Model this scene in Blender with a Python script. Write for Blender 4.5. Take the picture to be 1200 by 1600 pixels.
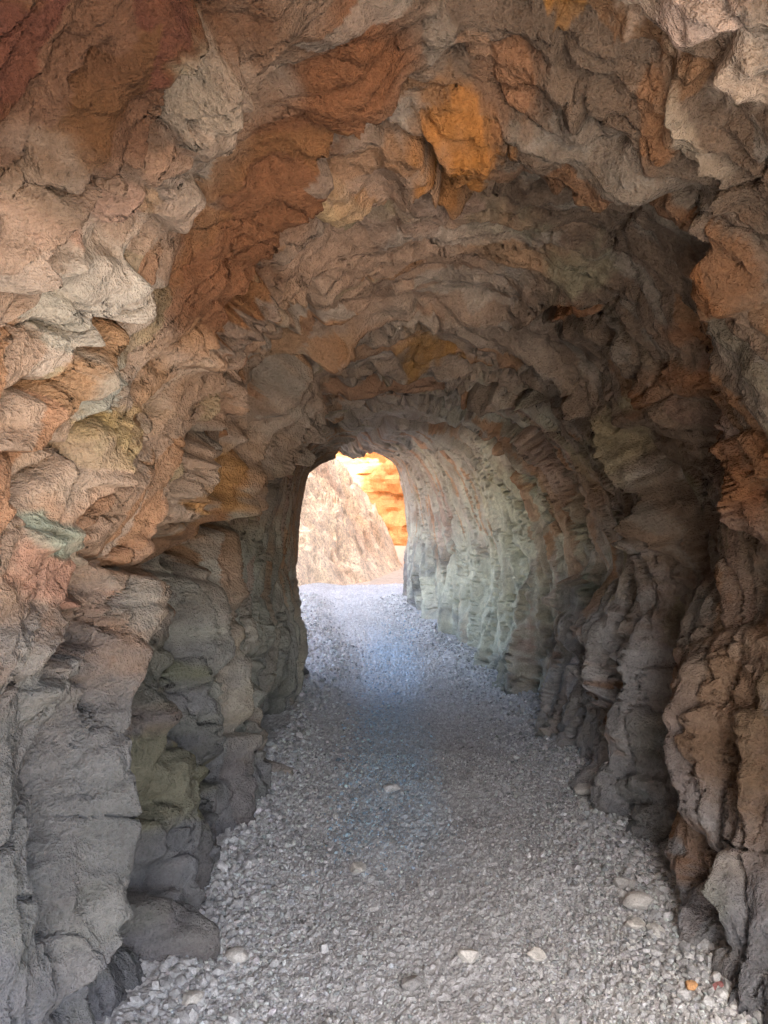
import bpy, math, random
import numpy as np
from mathutils import Vector, Matrix, Euler

random.seed(7)
RNG = np.random.default_rng(11)
for o in list(bpy.data.objects):
    bpy.data.objects.remove(o, do_unlink=True)
scene = bpy.context.scene
COL = scene.collection

# ------------------------------------------------------------------ camera
FPX = 1156.0                       # focal length in pixels of a 1200x1600 frame
EYE = np.array([0.0, 0.0, 1.6])
cam_d = bpy.data.cameras.new('camera')
cam_d.sensor_fit = 'VERTICAL'
cam_d.sensor_height = 36.0
cam_d.lens = 36.0 * FPX / 1600.0
cam_d.clip_start = 0.05
cam_d.clip_end = 500.0
cam = bpy.data.objects.new('camera', cam_d)
COL.objects.link(cam)
cam.location = EYE
PITCH, YAW = math.atan(-26 / FPX), math.atan(11 / FPX)
cam.rotation_euler = Euler((math.pi / 2 + PITCH, 0, YAW), 'XYZ')
scene.camera = cam
CAM_R = np.array(cam.rotation_euler.to_matrix())

# ------------------------------------------------------------------ sky, sun, exposure
SUN_ELEV, SUN_AZ = math.radians(55), math.radians(185)    # azimuth clockwise from +Y
SKY_STRENGTH = 0.15
world = bpy.data.worlds.new('World')
scene.world = world
world.use_nodes = True
wn = world.node_tree
wn.nodes.clear()
sky = wn.nodes.new('ShaderNodeTexSky')
sky.sky_type = 'NISHITA'
sky.sun_disc = False
sky.sun_elevation = SUN_ELEV
sky.sun_rotation = SUN_AZ
sky.dust_density = 5.0
sky.ozone_density = 0.6
bg = wn.nodes.new('ShaderNodeBackground')
bg.inputs['Strength'].default_value = SKY_STRENGTH
wo = wn.nodes.new('ShaderNodeOutputWorld')
wn.links.new(sky.outputs[0], bg.inputs['Color'])
wn.links.new(bg.outputs[0], wo.inputs['Surface'])
sun_d = bpy.data.lights.new('sun', 'SUN')
sun_d.energy = 4.5
sun_d.angle = math.radians(0.5)
sun_d.color = (1.0, 0.93, 0.83)
sun = bpy.data.objects.new('sun', sun_d)
COL.objects.link(sun)
SUN_DIR = Vector((math.sin(SUN_AZ) * math.cos(SUN_ELEV), math.cos(SUN_AZ) * math.cos(SUN_ELEV), math.sin(SUN_ELEV)))
sun.rotation_euler = SUN_DIR.to_track_quat('Z', 'Y').to_euler()
sun.location = (10, -10, 20)
vs = scene.view_settings
vs.view_transform = 'Standard'
vs.look = 'None'
vs.exposure = 2.65
vs.gamma = 1.0
scene.cycles.use_denoising = True
scene.cycles.use_adaptive_sampling = True
scene.cycles.adaptive_threshold = 0.03
scene.cycles.max_bounces = 8
scene.cycles.diffuse_bounces = 3
scene.cycles.glossy_bounces = 1
scene.cycles.sample_clamp_indirect = 8.0

# ------------------------------------------------------------------ numpy noise
def _h(ix, iy, iz, seed):
    n = (ix.astype(np.uint32) * np.uint32(374761393) + iy.astype(np.uint32) * np.uint32(668265263)
         + iz.astype(np.uint32) * np.uint32(2147483647 & 1274126177) + np.uint32((seed * 974711 + 12345) & 0xffffffff))
    n = (n ^ (n >> np.uint32(13))) * np.uint32(1274126177)
    n = (n ^ (n >> np.uint32(16))) * np.uint32(2246822519)
    return ((n ^ (n >> np.uint32(15))) & np.uint32(0xffffff)).astype(np.float32) / np.float32(0xffffff)

def vnoise(p, seed=0):
    """value noise in -1..1; p is (N,3)"""
    f = np.floor(p)
    i = f.astype(np.int64)
    t = (p - f).astype(np.float32)
    t = t * t * t * (t * (t * 6 - 15) + 10)
    out = np.zeros(len(p), np.float32)
    for a in (0, 1):
        wa = t[:, 0] if a else 1 - t[:, 0]
        for b in (0, 1):
            wb = wa * (t[:, 1] if b else 1 - t[:, 1])
            for c in (0, 1):
                w = wb * (t[:, 2] if c else 1 - t[:, 2])
                out += w * _h(i[:, 0] + a, i[:, 1] + b, i[:, 2] + c, seed)
    return out * 2 - 1

def fbm(p, octs=4, seed=0, gain=0.5, ridged=False):
    out = np.zeros(len(p), np.float32)
    amp, tot = 1.0, 0.0
    q = p.astype(np.float64)
    for k in range(octs):
        n = vnoise(q, seed + k * 17)
        if ridged:
            n = 1 - 2 * np.abs(n)
        out += amp * n
        tot += amp
        amp *= gain
        q = q * 2.03 + 5.17
    return out / tot

def worley(u, v, seed=0):
    """2-D cells: returns (f1, f2, facet) where facet is a tilted plane for every cell, -1..1"""
    iu, iv = np.floor(u).astype(np.int64), np.floor(v).astype(np.int64)
    n = len(u)
    f1 = np.full(n, 9.0, np.float32)
    f2 = np.full(n, 9.0, np.float32)
    fac = np.zeros(n, np.float32)
    rnd = np.zeros(n, np.float32)
    z = np.zeros_like(iu)
    for a in (-1, 0, 1):
        for b in (-1, 0, 1):
            ca, cb = iu + a, iv + b
            x = (ca + 0.1 + 0.8 * _h(ca, cb, z, seed)).astype(np.float32)
            y = (cb + 0.1 + 0.8 * _h(ca, cb, z + 1, seed)).astype(np.float32)
            dx, dy = (u - x).astype(np.float32), (v - y).astype(np.float32)
            d = np.sqrt(dx * dx + dy * dy)
            g = _h(ca, cb, z + 2, seed)
            pl = (_h(ca, cb, z + 3, seed) * 2 - 1) * dx + (_h(ca, cb, z + 4, seed) * 2 - 1) * dy + 0.7 * (g - 0.5)
            near = d < f1
            f2 = np.where(near, f1, np.minimum(f2, d))
            fac = np.where(near, pl, fac)
            rnd = np.where(near, g, rnd)
            f1 = np.where(near, d, f1)
    return f1, f2, fac, rnd

def tri(u, v, seed=0):
    """random heights joined by flat triangles: broken planes with sharp creases, -1..1"""
    sk = (u + v) * 0.36602540378
    a, b = u + sk, v + sk
    ia, ib = np.floor(a).astype(np.int64), np.floor(b).astype(np.int64)
    fa, fb = (a - ia).astype(np.float32), (b - ib).astype(np.float32)
    z = np.zeros_like(ia)
    up = fa > fb
    h00, h11 = _h(ia, ib, z, seed), _h(ia + 1, ib + 1, z, seed)
    h10 = _h(ia + up, ib + ~up, z, seed)
    hi, lo = np.maximum(fa, fb), np.minimum(fa, fb)
    return ((1 - hi) * h00 + (hi - lo) * h10 + lo * h11) * 2 - 1

def sstep(a, b, x):
    t = np.clip((x - a) / (b - a), 0, 1)
    return t * t * (3 - 2 * t)

def project(P):
    q = (P - EYE) @ CAM_R            # camera axes: x right, y up, -z forward
    d = -q[:, 2]
    s = np.where(d > 0.3, d, np.nan)
    return 600 + FPX * q[:, 0] / s, 800 - FPX * q[:, 1] / s, d

# ------------------------------------------------------------------ materials
def node(nt, kind, **kw):
    n = nt.nodes.new(kind)
    for k, v in kw.items():
        if k in n.inputs:
            n.inputs[k].default_value = v
        else:
            setattr(n, k, v)
    return n

def rock_material(name, base=None, attr=None, grain=0.35, bump=0.6, scale=1.0, rough=0.92, spec=0.15, streak=1.0):
    m = bpy.data.materials.new(name)
    m.use_nodes = True
    nt = m.node_tree
    nt.nodes.clear()
    L = nt.links.new
    out = nt.nodes.new('ShaderNodeOutputMaterial')
    bs = nt.nodes.new('ShaderNodeBsdfPrincipled')
    L(bs.outputs[0], out.inputs[0])
    bs.inputs['Roughness'].default_value = rough
    bs.inputs['Specular IOR Level'].default_value = spec
    geo = nt.nodes.new('ShaderNodeNewGeometry')
    pos = geo.outputs['Position']
    if attr:
        at = node(nt, 'ShaderNodeAttribute', attribute_name=attr)
        col = at.outputs['Color']
    else:
        rgb = nt.nodes.new('ShaderNodeRGB')
        rgb.outputs[0].default_value = (*base, 1)
        col = rgb.outputs[0]
    n1 = node(nt, 'ShaderNodeTexNoise', Scale=16.0 * scale, Detail=4.0, Roughness=0.75)
    n2 = node(nt, 'ShaderNodeTexNoise', Scale=85.0 * scale, Detail=2.0, Roughness=0.7)
    st = node(nt, 'ShaderNodeVectorMath', operation='MULTIPLY'); L(pos, st.inputs[0]); st.inputs[1].default_value = (1.0, streak, 0.8)
    L(st.outputs[0], n1.inputs['Vector']); L(pos, n2.inputs['Vector'])
    # grain: mineral speckle, lighter and darker
    mr = node(nt, 'ShaderNodeMapRange'); L(n1.outputs[0], mr.inputs[0])
    mr.inputs[1].default_value, mr.inputs[2].default_value = 0.3, 0.72
    mr.inputs[3].default_value, mr.inputs[4].default_value = 1 - grain, 1 + grain
    mr2 = node(nt, 'ShaderNodeMapRange'); L(n2.outputs[0], mr2.inputs[0])
    mr2.inputs[1].default_value, mr2.inputs[2].default_value = 0.3, 0.7
    mr2.inputs[3].default_value, mr2.inputs[4].default_value = 1 - grain * 0.8, 1 + grain * 0.8
    mm = node(nt, 'ShaderNodeMath', operation='MULTIPLY'); L(mr.outputs[0], mm.inputs[0]); L(mr2.outputs[0], mm.inputs[1])
    vm = node(nt, 'ShaderNodeVectorMath', operation='SCALE'); L(col, vm.inputs[0]); L(mm.outputs[0], vm.inputs['Scale'])
    L(vm.outputs[0], bs.inputs['Base Color'])
    # relief
    s1 = node(nt, 'ShaderNodeMath', operation='MULTIPLY'); L(n1.outputs[0], s1.inputs[0]); s1.inputs[1].default_value = 1.1
    s2 = node(nt, 'ShaderNodeMath', operation='MULTIPLY_ADD'); L(n2.outputs[0], s2.inputs[0]); s2.inputs[1].default_value = 0.8; L(s1.outputs[0], s2.inputs[2])
    b = node(nt, 'ShaderNodeBump', Strength=bump, Distance=0.016 / scale)
    L(s2.outputs[0], b.inputs['Height']); L(b.outputs[0], bs.inputs['Normal'])
    return m

M_ROCK = rock_material('tunnel_rock', attr='Col', bump=1.0, streak=1.5, grain=0.17)
M_FLOOR = rock_material('floor_dust', attr='Col', grain=0.3, bump=0.5, scale=1.6)
M_STONE = rock_material('gravel_stone', attr='Col', grain=0.25, bump=0.35, scale=2.0)
M_SLOPE = rock_material('pale_sunlit_rock', attr='Col', grain=0.4, bump=0.9, scale=0.35)
M_CLIFF = rock_material('orange_rock', attr='Col', grain=0.25, bump=0.8, scale=0.3)
M_SAND = rock_material('pale_sand', base=(0.52, 0.43, 0.34), grain=0.2, bump=0.4, scale=0.5)

# ------------------------------------------------------------------ mesh helpers
def mesh_from(name, V, F, colors=None, smooth=False):
    """V (N,3), F (M,k) with k = 3 or 4"""
    me = bpy.data.meshes.new(name)
    V = np.ascontiguousarray(V, np.float32)
    F = np.ascontiguousarray(F, np.int32)
    k = F.shape[1]
    me.vertices.add(len(V)); me.vertices.foreach_set('co', V.ravel())
    me.loops.add(F.size); me.loops.foreach_set('vertex_index', F.ravel())
    me.polygons.add(len(F))
    me.polygons.foreach_set('loop_start', np.arange(0, F.size, k, dtype=np.int32))
    me.polygons.foreach_set('loop_total', np.full(len(F), k, np.int32))
    me.polygons.foreach_set('use_smooth', np.full(len(F), smooth, bool))
    if colors is not None:
        a = me.attributes.new('Col', 'FLOAT_COLOR', 'POINT')
        c = np.ones((len(V), 4), np.float32); c[:, :3] = colors
        a.data.foreach_set('color', c.ravel())
    me.update(calc_edges=True)
    return me

def link(name, me, mat, parent=None, label=None, cat=None, kind=None, group=None, loc=None):
    o = bpy.data.objects.new(name, me)
    COL.objects.link(o)
    if me is not None and mat is not None and not me.materials:
        me.materials.append(mat)
    if parent is not None: o.parent = parent
    if label: o['label'] = label
    if cat: o['category'] = cat
    if kind: o['kind'] = kind
    if group: o['group'] = group
    if loc is not None: o.location = loc
    return o

def grid_faces(nr, nc):
    a = np.arange(nr * nc).reshape(nr, nc)
    return np.stack([a[:-1, :-1], a[:-1, 1:], a[1:, 1:], a[1:, :-1]], -1).reshape(-1, 4)

def curve_at(tab, t):
    tab = np.array(tab)
    # smooth (monotone-ish) interpolation through the table
    x, y = tab[:, 0], tab[:, 1]
    m = np.gradient(y, x)
    i = np.clip(np.searchsorted(x, t) - 1, 0, len(x) - 2)
    h = x[i + 1] - x[i]
    s = np.clip((t - x[i]) / h, 0, 1)
    return ((2*s**3 - 3*s**2 + 1) * y[i] + (s**3 - 2*s**2 + s) * h * m[i]
            + (-2*s**3 + 3*s**2) * y[i+1] + (s**3 - s**2) * h * m[i+1])

# ------------------------------------------------------------------ tunnel shape
MOUTH = -1.3
LEFT = [(-4, .9), (-2.6, -.2), (-1.4, -.75), (0, -.95), (1, -.97), (2.2, -.92), (4.5, -.88), (5.5, -.80), (6.5, -.71), (7.3, -.74), (8.5, -.98), (11.6, -1.36)]
RIGHT = [(-4, 3.6), (-2, 2.4), (0, 1.5), (1, 1.36), (2.2, 1.30), (4.5, 1.34), (6, 1.16), (8, .74), (10, .40), (11.6, .22)]
TOP = [(-4, 3.3), (-1, 3.0), (1, 2.76), (2.2, 2.68), (4.5, 2.52), (6, 2.34), (7.2, 2.24), (8, 2.22), (10, 2.2), (11.6, 2.2)]
def centre(y):
    y = np.clip(y, -4, 11.6)
    return (curve_at(LEFT, y) + curve_at(RIGHT, y)) / 2
def halfw(y):
    y = np.clip(y, -4, 11.6)
    return (curve_at(RIGHT, y) - curve_at(LEFT, y)) / 2 / 1.16
PROF = np.array([(-.90, -.22), (-.93, -.02), (-1.0, .2), (-1.1, .55), (-1.16, 1.0), (-1.13, 1.5), (-.98, 2.0), (-.62, 2.43), (-.2, 2.6),
                 (.2, 2.6), (.62, 2.43), (.98, 2.0), (1.13, 1.5), (1.16, 1.0), (1.1, .55), (1.0, .2), (.93, -.02), (.90, -.22)])
def profile(n):
    k = np.concatenate([[0], np.cumsum(np.hypot(*np.diff(PROF, axis=0).T))])
    u = np.linspace(0, k[-1], n)
    return curve_at(np.c_[k, PROF[:, 0]], u), curve_at(np.c_[k, PROF[:, 1]], u), u

NU, NEAR, NT = 1000, 24, 730
T_IN = 0.9
px_, pz_, pu_ = profile(NU)
ts = np.concatenate([np.linspace(MOUTH, T_IN, NEAR, endpoint=False), np.exp(np.linspace(math.log(T_IN), math.log(11.6), NT))])
NR = len(ts)
T = np.repeat(ts, NU)
U = np.tile(pu_, NR)
lx, lz = np.tile(px_, NR), np.tile(pz_, NR)
# both mouths are cut obliquely, an added shape that lets in more light: behind the camera the left wall runs on further, at the far end the right wall does
side = curve_at([(-1.2, 0), (-1.0, .02), (-.7, .28), (-.3, .58), (0, .72), (.5, .88), (.9, .98), (1.2, 1)], lx)
Y = np.where(T > 5.2, 5.2 + (T - 5.2) * (0.13 + 0.87 * side), T)
Y = np.where(T < T_IN, T_IN - (T_IN - T) * (1.3 - 1.05 * sstep(-1.2, 1.1, lx)), Y)
half, top, cen = halfw(Y), curve_at(TOP, Y), centre(Y)
sq = (lz > 1.3) * np.sin(np.pi * np.clip(np.abs(lx) / 1.16, 0, 1)) * np.where(lx < 0, .24 * sstep(4.0, 5.7, Y), .20 * sstep(7, 9.5, Y))
lx_in = lx + np.sign(lx) * sq
far_r = sstep(6.5, 10, Y) * (lx > 0) * (lz < 1.2) + sstep(3.6, 5.2, Y) * (lx < 0) * (lz < 1.2)
X = cen + half * np.where(far_r > 0, lx + np.sign(lx) * far_r * np.clip(1.13 - np.abs(lx), 0, None), lx_in)
Z = np.where(lz > 0, lz * top / 2.6, lz)
P = np.stack([X, Y, Z], -1)

def grid_normals(P):
    """normals pointing into the tunnel"""
    G = P.reshape(NR, NU, 3)
    du = np.gradient(G, axis=1); dt = np.gradient(G, axis=0)
    n = np.cross(du, dt)
    n /= np.linalg.norm(n, axis=-1, keepdims=True) + 1e-9
    n = n.reshape(-1, 3)
    inward = np.stack([cen - P[:, 0], np.zeros(len(P)), 1.2 - P[:, 2]], -1)
    s = np.sign((n * inward).sum(1)).mean()
    return n * (1 if s > 0 else -1)

N0 = grid_normals(P)
# broad undulation of the bored rock
D = 0.045 * fbm(P * np.array([1.1, 0.8, 1.1]), 3, seed=1)
w3 = np.stack([vnoise(P * 1.6, 31), vnoise(P * 1.6, 32), vnoise(P * 4.5, 33), vnoise(P * 4.5, 34), vnoise(P * 12, 35), vnoise(P * 12, 36)], -1)
# the rock splits along leaning sheets that cross the bore: ring-like ledges, deeper in with height
LEAN = 0.52 - 0.12 * lx
wgt = np.where(pz_ < 1.3, .5 + .5 * sstep(.6, 1.3, pz_), 1.0)
su = np.tile(np.cumsum(wgt) * (pu_[1] - pu_[0]), NR)
sv = T - 0.3 * np.clip(Z, 0, .9) - LEAN * np.clip(Z - .9, 0, 1.25) + 0.08 * w3[:, 0]
low = sstep(1.3, 0.7, Z)                                    # lower walls are fluted and smoother
far = (1 - 0.35 * sstep(5.5, 9.5, Y)) * (1 - .6 * (lx < -.6) * sstep(4.6, 5.8, Y))
def sheets(fu, fv, warp, seed, edge):
    f1, f2, fa, rn = worley(su * fu + warp[0], sv * fv + warp[1], seed)
    return fa, rn, np.exp(-((f2 - f1) / edge) ** 2)
fa, rn, ed = sheets(0.42, 2.6, (0.3 * w3[:, 1], 0.16 * w3[:, 2]), 3, .06)
smo = 1 - .2 * low
D += far * (0.022 * fa + 0.015 * (rn - .5) - 0.02 * ed)
mids = 1 - .5 * sstep(3.0, 5.0, T)
D += far * mids * 0.062 * tri(su * 0.9 + .15 * w3[:, 1], sv * 1.7 + .1 * w3[:, 2], 301)
P1 = P + N0 * D[:, None]
N1 = grid_normals(P1)

# ------------------------------------------------------------------ features placed on the rock where the photograph shows them
IX, IY, DEP = project(P1)
SEE = np.isfinite(IX) & (IX > -250) & (IX < 1450) & (IY > -250) & (IY < 1850)
wq = np.stack([IX, IY, DEP * 0], -1)
wq[~SEE] = 0
jx = 12 * tri(wq[:, 0] / 46, wq[:, 1] / 46, 51) + 5 * tri(wq[:, 0] / 17, wq[:, 1] / 17, 52)
jy = 12 * tri(wq[:, 0] / 46, wq[:, 1] / 46, 53) + 5 * tri(wq[:, 0] / 17, wq[:, 1] / 17, 54)
JX, JY = np.where(SEE, IX + jx, -9e3), np.where(SEE, IY + jy, -9e3)
MPP = np.where(SEE, DEP / FPX, 0)                            # metres for each photograph pixel at that depth
D2 = np.zeros(len(P))

def near_poly(pts, reach):
    pts = np.array(pts, float)
    lo, hi = pts.min(0) - reach, pts.max(0) + reach
    idx = np.nonzero((JX > lo[0]) & (JX < hi[0]) & (JY > lo[1]) & (JY < hi[1]))[0]
    x, y = JX[idx], JY[idx]
    best = np.full(len(idx), 1e9); sign = np.ones(len(idx)); along = np.zeros(len(idx))
    seg = np.hypot(*np.diff(pts, axis=0).T); tot = seg.sum(); run = 0
    for k in range(len(pts) - 1):
        a, b = pts[k], pts[k + 1]
        e = b - a
        t = np.clip(((x - a[0]) * e[0] + (y - a[1]) * e[1]) / (e @ e), 0, 1)
        qx, qy = x - a[0] - t * e[0], y - a[1] - t * e[1]
        d = np.hypot(qx, qy)
        s = (x - a[0]) * e[1] - (y - a[1]) * e[0]           # > 0: left of travel as seen in the picture
        m = d < best
        best = np.where(m, d, best); sign = np.where(m, np.sign(s), sign); along = np.where(m, (run + t * seg[k]) / tot, along)
        run += seg[k]
    taper = sstep(0, .12, along) * sstep(1, .88, along)
    return idx, best, sign, taper

def crack(w, depth, *pts):
    i, d, s, tp = near_poly(pts, 3.2 * w)
    D2[i] -= 1.5 * depth * MPP[i] * np.exp(-(d / w) ** 2) * (0.25 + 0.75 * tp)

def ledge(h, w, *pts):
    """rock stands proud on the left of the line and breaks off along it"""
    i, d, s, tp = near_poly(pts, 3.5 * w)
    sd = d * s
    h = 1.5 * h
    D2[i] += h * MPP[i] * np.exp(-np.clip(sd, 0, None) / w) * sstep(-2.5, 2.5, sd) * tp
    D2[i] -= 0.35 * h * MPP[i] * np.exp(-(np.clip(-sd, 0, None) / (0.25 * w)) ** 2) * (sd < 0) * tp

def bump(h, cx, cy, rx, ry, rot=0, p=2.0):
    c, s = math.cos(math.radians(rot)), math.sin(math.radians(rot))
    r = max(rx, ry) * 1.8
    i = np.nonzero((abs(JX - cx) < r) & (abs(JY - cy) < r))[0]
    x, y = JX[i] - cx, JY[i] - cy
    q = (abs((x * c + y * s) / rx) ** p + abs((-x * s + y * c) / ry) ** p)
    D2[i] += h * MPP[i] * np.exp(-q ** 1.5)

# blocks of rock that stand out of the walls and the roof
BLOCKS = [  # x, y, half width, half height, tilt, colour  (photograph pixels)
    (272, 306, 40, 36, 0, (.52, .40, .32)), (270, 95, 66, 84, 15, (.34, .28, .22)), (305, 185, 46, 62, 25, (.48, .36, .27)),
    (225, 230, 40, 56, 30, (.44, .27, .18)), (165, 300, 42, 30, -30, (.48, .31, .23)), (205, 300, 30, 26, -30, (.52, .34, .2)),
    (122, 585, 52, 44, -20, (.64, .64, .55)), (118, 425, 60, 50, -15, (.68, .61, .52)), (55, 485, 34, 42, -20, (.66, .62, .52)),
    (82, 842, 42, 30, 30, (.45, .52, .42)), (720, 215, 54, 60, -10, (.60, .25, .06)), (885, 12, 28, 26, 0, (.46, .22, .06)),
    (805, 115, 42, 52, 0, (.42, .21, .11)), (735, 80, 36, 30, 0, (.44, .26, .16)), (690, 60, 30, 50, 10, (.36, .30, .24)),
    (1085, 170, 30, 82, -18, (.56, .45, .33)), (1162, 92, 32, 56, -5, (.62, .49, .38)), (1125, 18, 54, 34, 0, (.68, .52, .42)),
    (1045, 165, 34, 66, -8, (.42, .20, .09)), (965, 6, 46, 24, 0, (.60, .46, .34)), (525, 318, 52, 26, 0, (.58, .42, .26)),
    (650, 330, 44, 34, 0, (.50, .36, .28)), (735, 318, 40, 16, 0, (.50, .34, .26)), (590, 350, 34, 24, 0, (.50, .37, .29)),
    (662, 527, 40, 20, 0, (.54, .31, .12)), (885, 485, 30, 24, 20, (.42, .18, .07)), (412, 538, 14, 14, 0, (.62, .58, .52)),
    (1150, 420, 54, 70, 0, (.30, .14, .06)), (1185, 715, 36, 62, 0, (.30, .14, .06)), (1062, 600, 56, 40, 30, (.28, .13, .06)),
    (165, 950, 34, 60, 10, (.42, .43, .37)), (60, 900, 44, 56, -25, (.55, .34, .25)), (40, 1060, 46, 60, 0, (.45, .46, .43)),
    (250, 1225, 46, 76, 0, (.33, .32, .2)), (165, 1405, 42, 60, 0, (.34, .34, .33)), (85, 1480, 52, 96, 10, (.42, .42, .41)),
    (300, 1450, 42, 72, -22, (.42, .42, .41)), (205, 1280, 26, 70, 0, (.38, .38, .37)), (1030, 1250, 42, 42, 10, (.46, .46, .45)),
    (990, 1010, 26, 44, -10, (.48, .48, .47)), (1022, 1120, 24, 70, 0, (.46, .46, .46)), (930, 990, 24, 56, -10, (.42, .42, .43)),
    (1145, 1060, 52, 90, 0, (.40, .28, .2)), (985, 1150, 11, 52, -22, (.42, .30, .18)), (972, 1090, 10, 44, -8, (.36, .20, .11)),
    (1120, 1330, 14, 64, -18, (.42, .25, .14)), (425, 1040, 30, 70, 0, (.46, .47, .41)), (360, 1165, 30, 40, -30, (.40, .40, .40)),
    (365, 1250, 28, 32, -20, (.44, .44, .44)), (415, 1190, 26, 24, 30, (.44, .44, .44)), (1175, 1390, 30, 60, 0, (.44, .44, .4)),
    (1060, 1400, 34, 46, 0, (.46, .46, .45)), (930, 1130, 34, 44, 15, (.46, .46, .45)), (150, 690, 56, 44, -30, (.64, .48, .27))]
BLOCK_ID = np.full(len(P), -1)
BLOCK_Q = []
for k, (bx, by, bw, bh, rot, colr) in enumerate(BLOCKS):
    g = np.random.default_rng(700 + k)
    c_, s_ = math.cos(math.radians(rot)), math.sin(math.radians(rot))
    r = max(bw, bh) * 1.5
    i = np.nonzero((abs(JX - bx) < r) & (abs(JY - by) < r))[0]
    x, y = JX[i] - bx, JY[i] - by
    x, y = (x * c_ + y * s_) / bw, (-x * s_ + y * c_) / bh
    na = g.integers(6, 9)
    an = (np.arange(na) + g.uniform(-.3, .3, na)) * 2 * math.pi / na + g.uniform(0, 6)
    h = g.uniform(.78, 1.05, na)
    q = np.max((np.cos(an)[None] * x[:, None] + np.sin(an)[None] * y[:, None]) / h[None], axis=1)
    R0 = min(bw, bh)
    hh = R0 * g.uniform(.18, .34) * (.35 if by > 880 or k == 10 else 1)
    tx, ty = g.uniform(-.35, .35, 2)
    D2[i] += MPP[i] * (sstep(1.0, .86, q) * hh * (.75 + .25 * (1 - q) + tx * x + ty * y) - .16 * R0 * np.exp(-((q - 1.05) / .09) ** 2))
    BLOCK_ID[i[q < .97]] = k
    BLOCK_Q.append((i, q, colr, .3 if by > 880 else .6))

# ledges of the roof and the walls
ledge(80, 140, (-60, 470), (0, 390), (60, 305), (150, 215), (195, 120), (215, 80), (265, 0), (300, -60))
ledge(26, 60, (130, 350), (225, 292), (300, 235), (352, 130), (350, 20))
ledge(44, 90, (300, 600), (350, 500), (410, 395), (470, 320), (492, 255), (520, 190), (590, 150), (660, 100))
ledge(32, 60, (590, 305), (660, 285), (770, 278), (900, 262), (985, 270), (1085, 288))
ledge(28, 42, (440, 575), (500, 535), (560, 520), (620, 500), (700, 470), (800, 490), (870, 465), (960, 480))
ledge(14, 30, (480, 605), (560, 555), (640, 545), (740, 540), (830, 560), (900, 590))
ledge(28, 42, (560, 600), (640, 575), (720, 590), (800, 620), (900, 635), (960, 680), (1000, 780), (1005, 850), (985, 900))
ledge(11, 25, (480, 745), (520, 705), (580, 690), (640, 690), (700, 700), (760, 730), (800, 790))
ledge(9, 22, (600, 660), (660, 640), (740, 650), (820, 690), (860, 740))
ledge(28, 60, (290, 925), (340, 800), (420, 690), (470, 620), (510, 580))
ledge(28, 60, (230, 950), (280, 850), (300, 760), (330, 680), (370, 600), (400, 540))
ledge(16, 36, (330, 830), (380, 740), (440, 670), (480, 640))
ledge(50, 130, (60, 1620), (100, 1500), (112, 1380), (135, 1150), (185, 1000), (192, 930), (150, 890), (120, 860))
ledge(44, 60, (-30, 720), (30, 680), (75, 610), (140, 505), (150, 465))
ledge(22, 55, (110, 765), (150, 735), (190, 705), (228, 685))
ledge(16, 40, (60, 525), (130, 490), (170, 440), (172, 360))
ledge(14, 40, (100, 870), (30, 800), (-20, 760))
ledge(30, 60, (80, 930), (110, 1000), (60, 1040), (0, 1090))
ledge(14, 40, (220, 660), (265, 610), (280, 560), (330, 500), (330, 440))
ledge(30, 60, (1085, 290), (1120, 420), (1140, 560), (1150, 700), (1190, 860))
ledge(26, 50, (1060, 80), (1080, 180), (1120, 250), (1150, 330))
ledge(24, 40, (940, 180), (880, 90), (860, 0))
ledge(8, 40, (640, 150), (680, 240), (700, 275), (770, 275), (775, 180))
ledge(22, 50, (915, 880), (900, 960), (945, 1060), (985, 1140), (1010, 1200))
ledge(26, 60, (1075, 900), (1060, 1040), (1090, 1180), (1130, 1290), (1165, 1390), (1180, 1500))
# clefts and cracks
crack(12, 26, (430, 560), (385, 620), (340, 710), (305, 800), (275, 880))
crack(40, 130, (310, 820), (275, 880), (240, 930), (205, 1010), (180, 1120), (185, 1230), (215, 1330), (228, 1430))
crack(16, 30, (280, 1060), (250, 1180), (240, 1300))
crack(20, 42, (165, 1330), (125, 1430), (145, 1500))
crack(14, 30, (110, 860), (120, 930), (110, 990))
crack(4, 12, (75, 595), (140, 505), (150, 465), (210, 455), (300, 425), (335, 395))
crack(8, 20, (300, 275), (322, 300), (308, 340), (262, 348))
crack(4, 14, (240, 275), (190, 300), (140, 345))
crack(5, 14, (265, 5), (205, 90), (190, 150))
crack(7, 20, (905, 890), (945, 960), (960, 1050), (985, 1130), (1000, 1190))
crack(12, 34, (1060, 940), (1052, 1060), (1090, 1180), (1130, 1290), (1160, 1380))
crack(22, 34, (985, 640), (1030, 760), (1050, 900), (1060, 1000))
crack(30, 45, (1100, 590), (1082, 750), (1088, 900))
crack(18, 24, (1190, 860), (1180, 980), (1195, 1120))
crack(9, 24, (1010, 985), (995, 1040), (1010, 1080), (990, 1120))
crack(7, 18, (1035, 1000), (1025, 1060), (1035, 1140), (1050, 1200))
crack(14, 34, (1070, 1215), (1045, 1280), (1060, 1340), (1085, 1440))
crack(10, 26, (1010, 1230), (990, 1280), (980, 1310))
crack(12, 30, (1120, 1330), (1135, 1410), (1160, 1480))
crack(3.5, 9, (870, 730), (900, 790), (920, 850))
crack(3.5, 9, (930, 740), (985, 830))
crack(4, 10, (780, 740), (810, 790), (800, 850), (835, 920), (830, 1000))
crack(4, 9, (690, 790), (700, 860), (690, 930))
crack(9, 24, (474, 880), (482, 980), (474, 1090))
crack(7, 20, (440, 850), (452, 960), (474, 1060))
crack(9, 26, (362, 930), (345, 1010), (325, 1080), (345, 1130), (400, 1180), (440, 1210))
crack(10, 26, (312, 950), (268, 1080), (285, 1150), (330, 1220), (345, 1270))
crack(7, 20, (395, 1110), (440, 1140), (460, 1170))
crack(8, 22, (385, 1000), (378, 1080), (395, 1150), (440, 1190))
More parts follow.
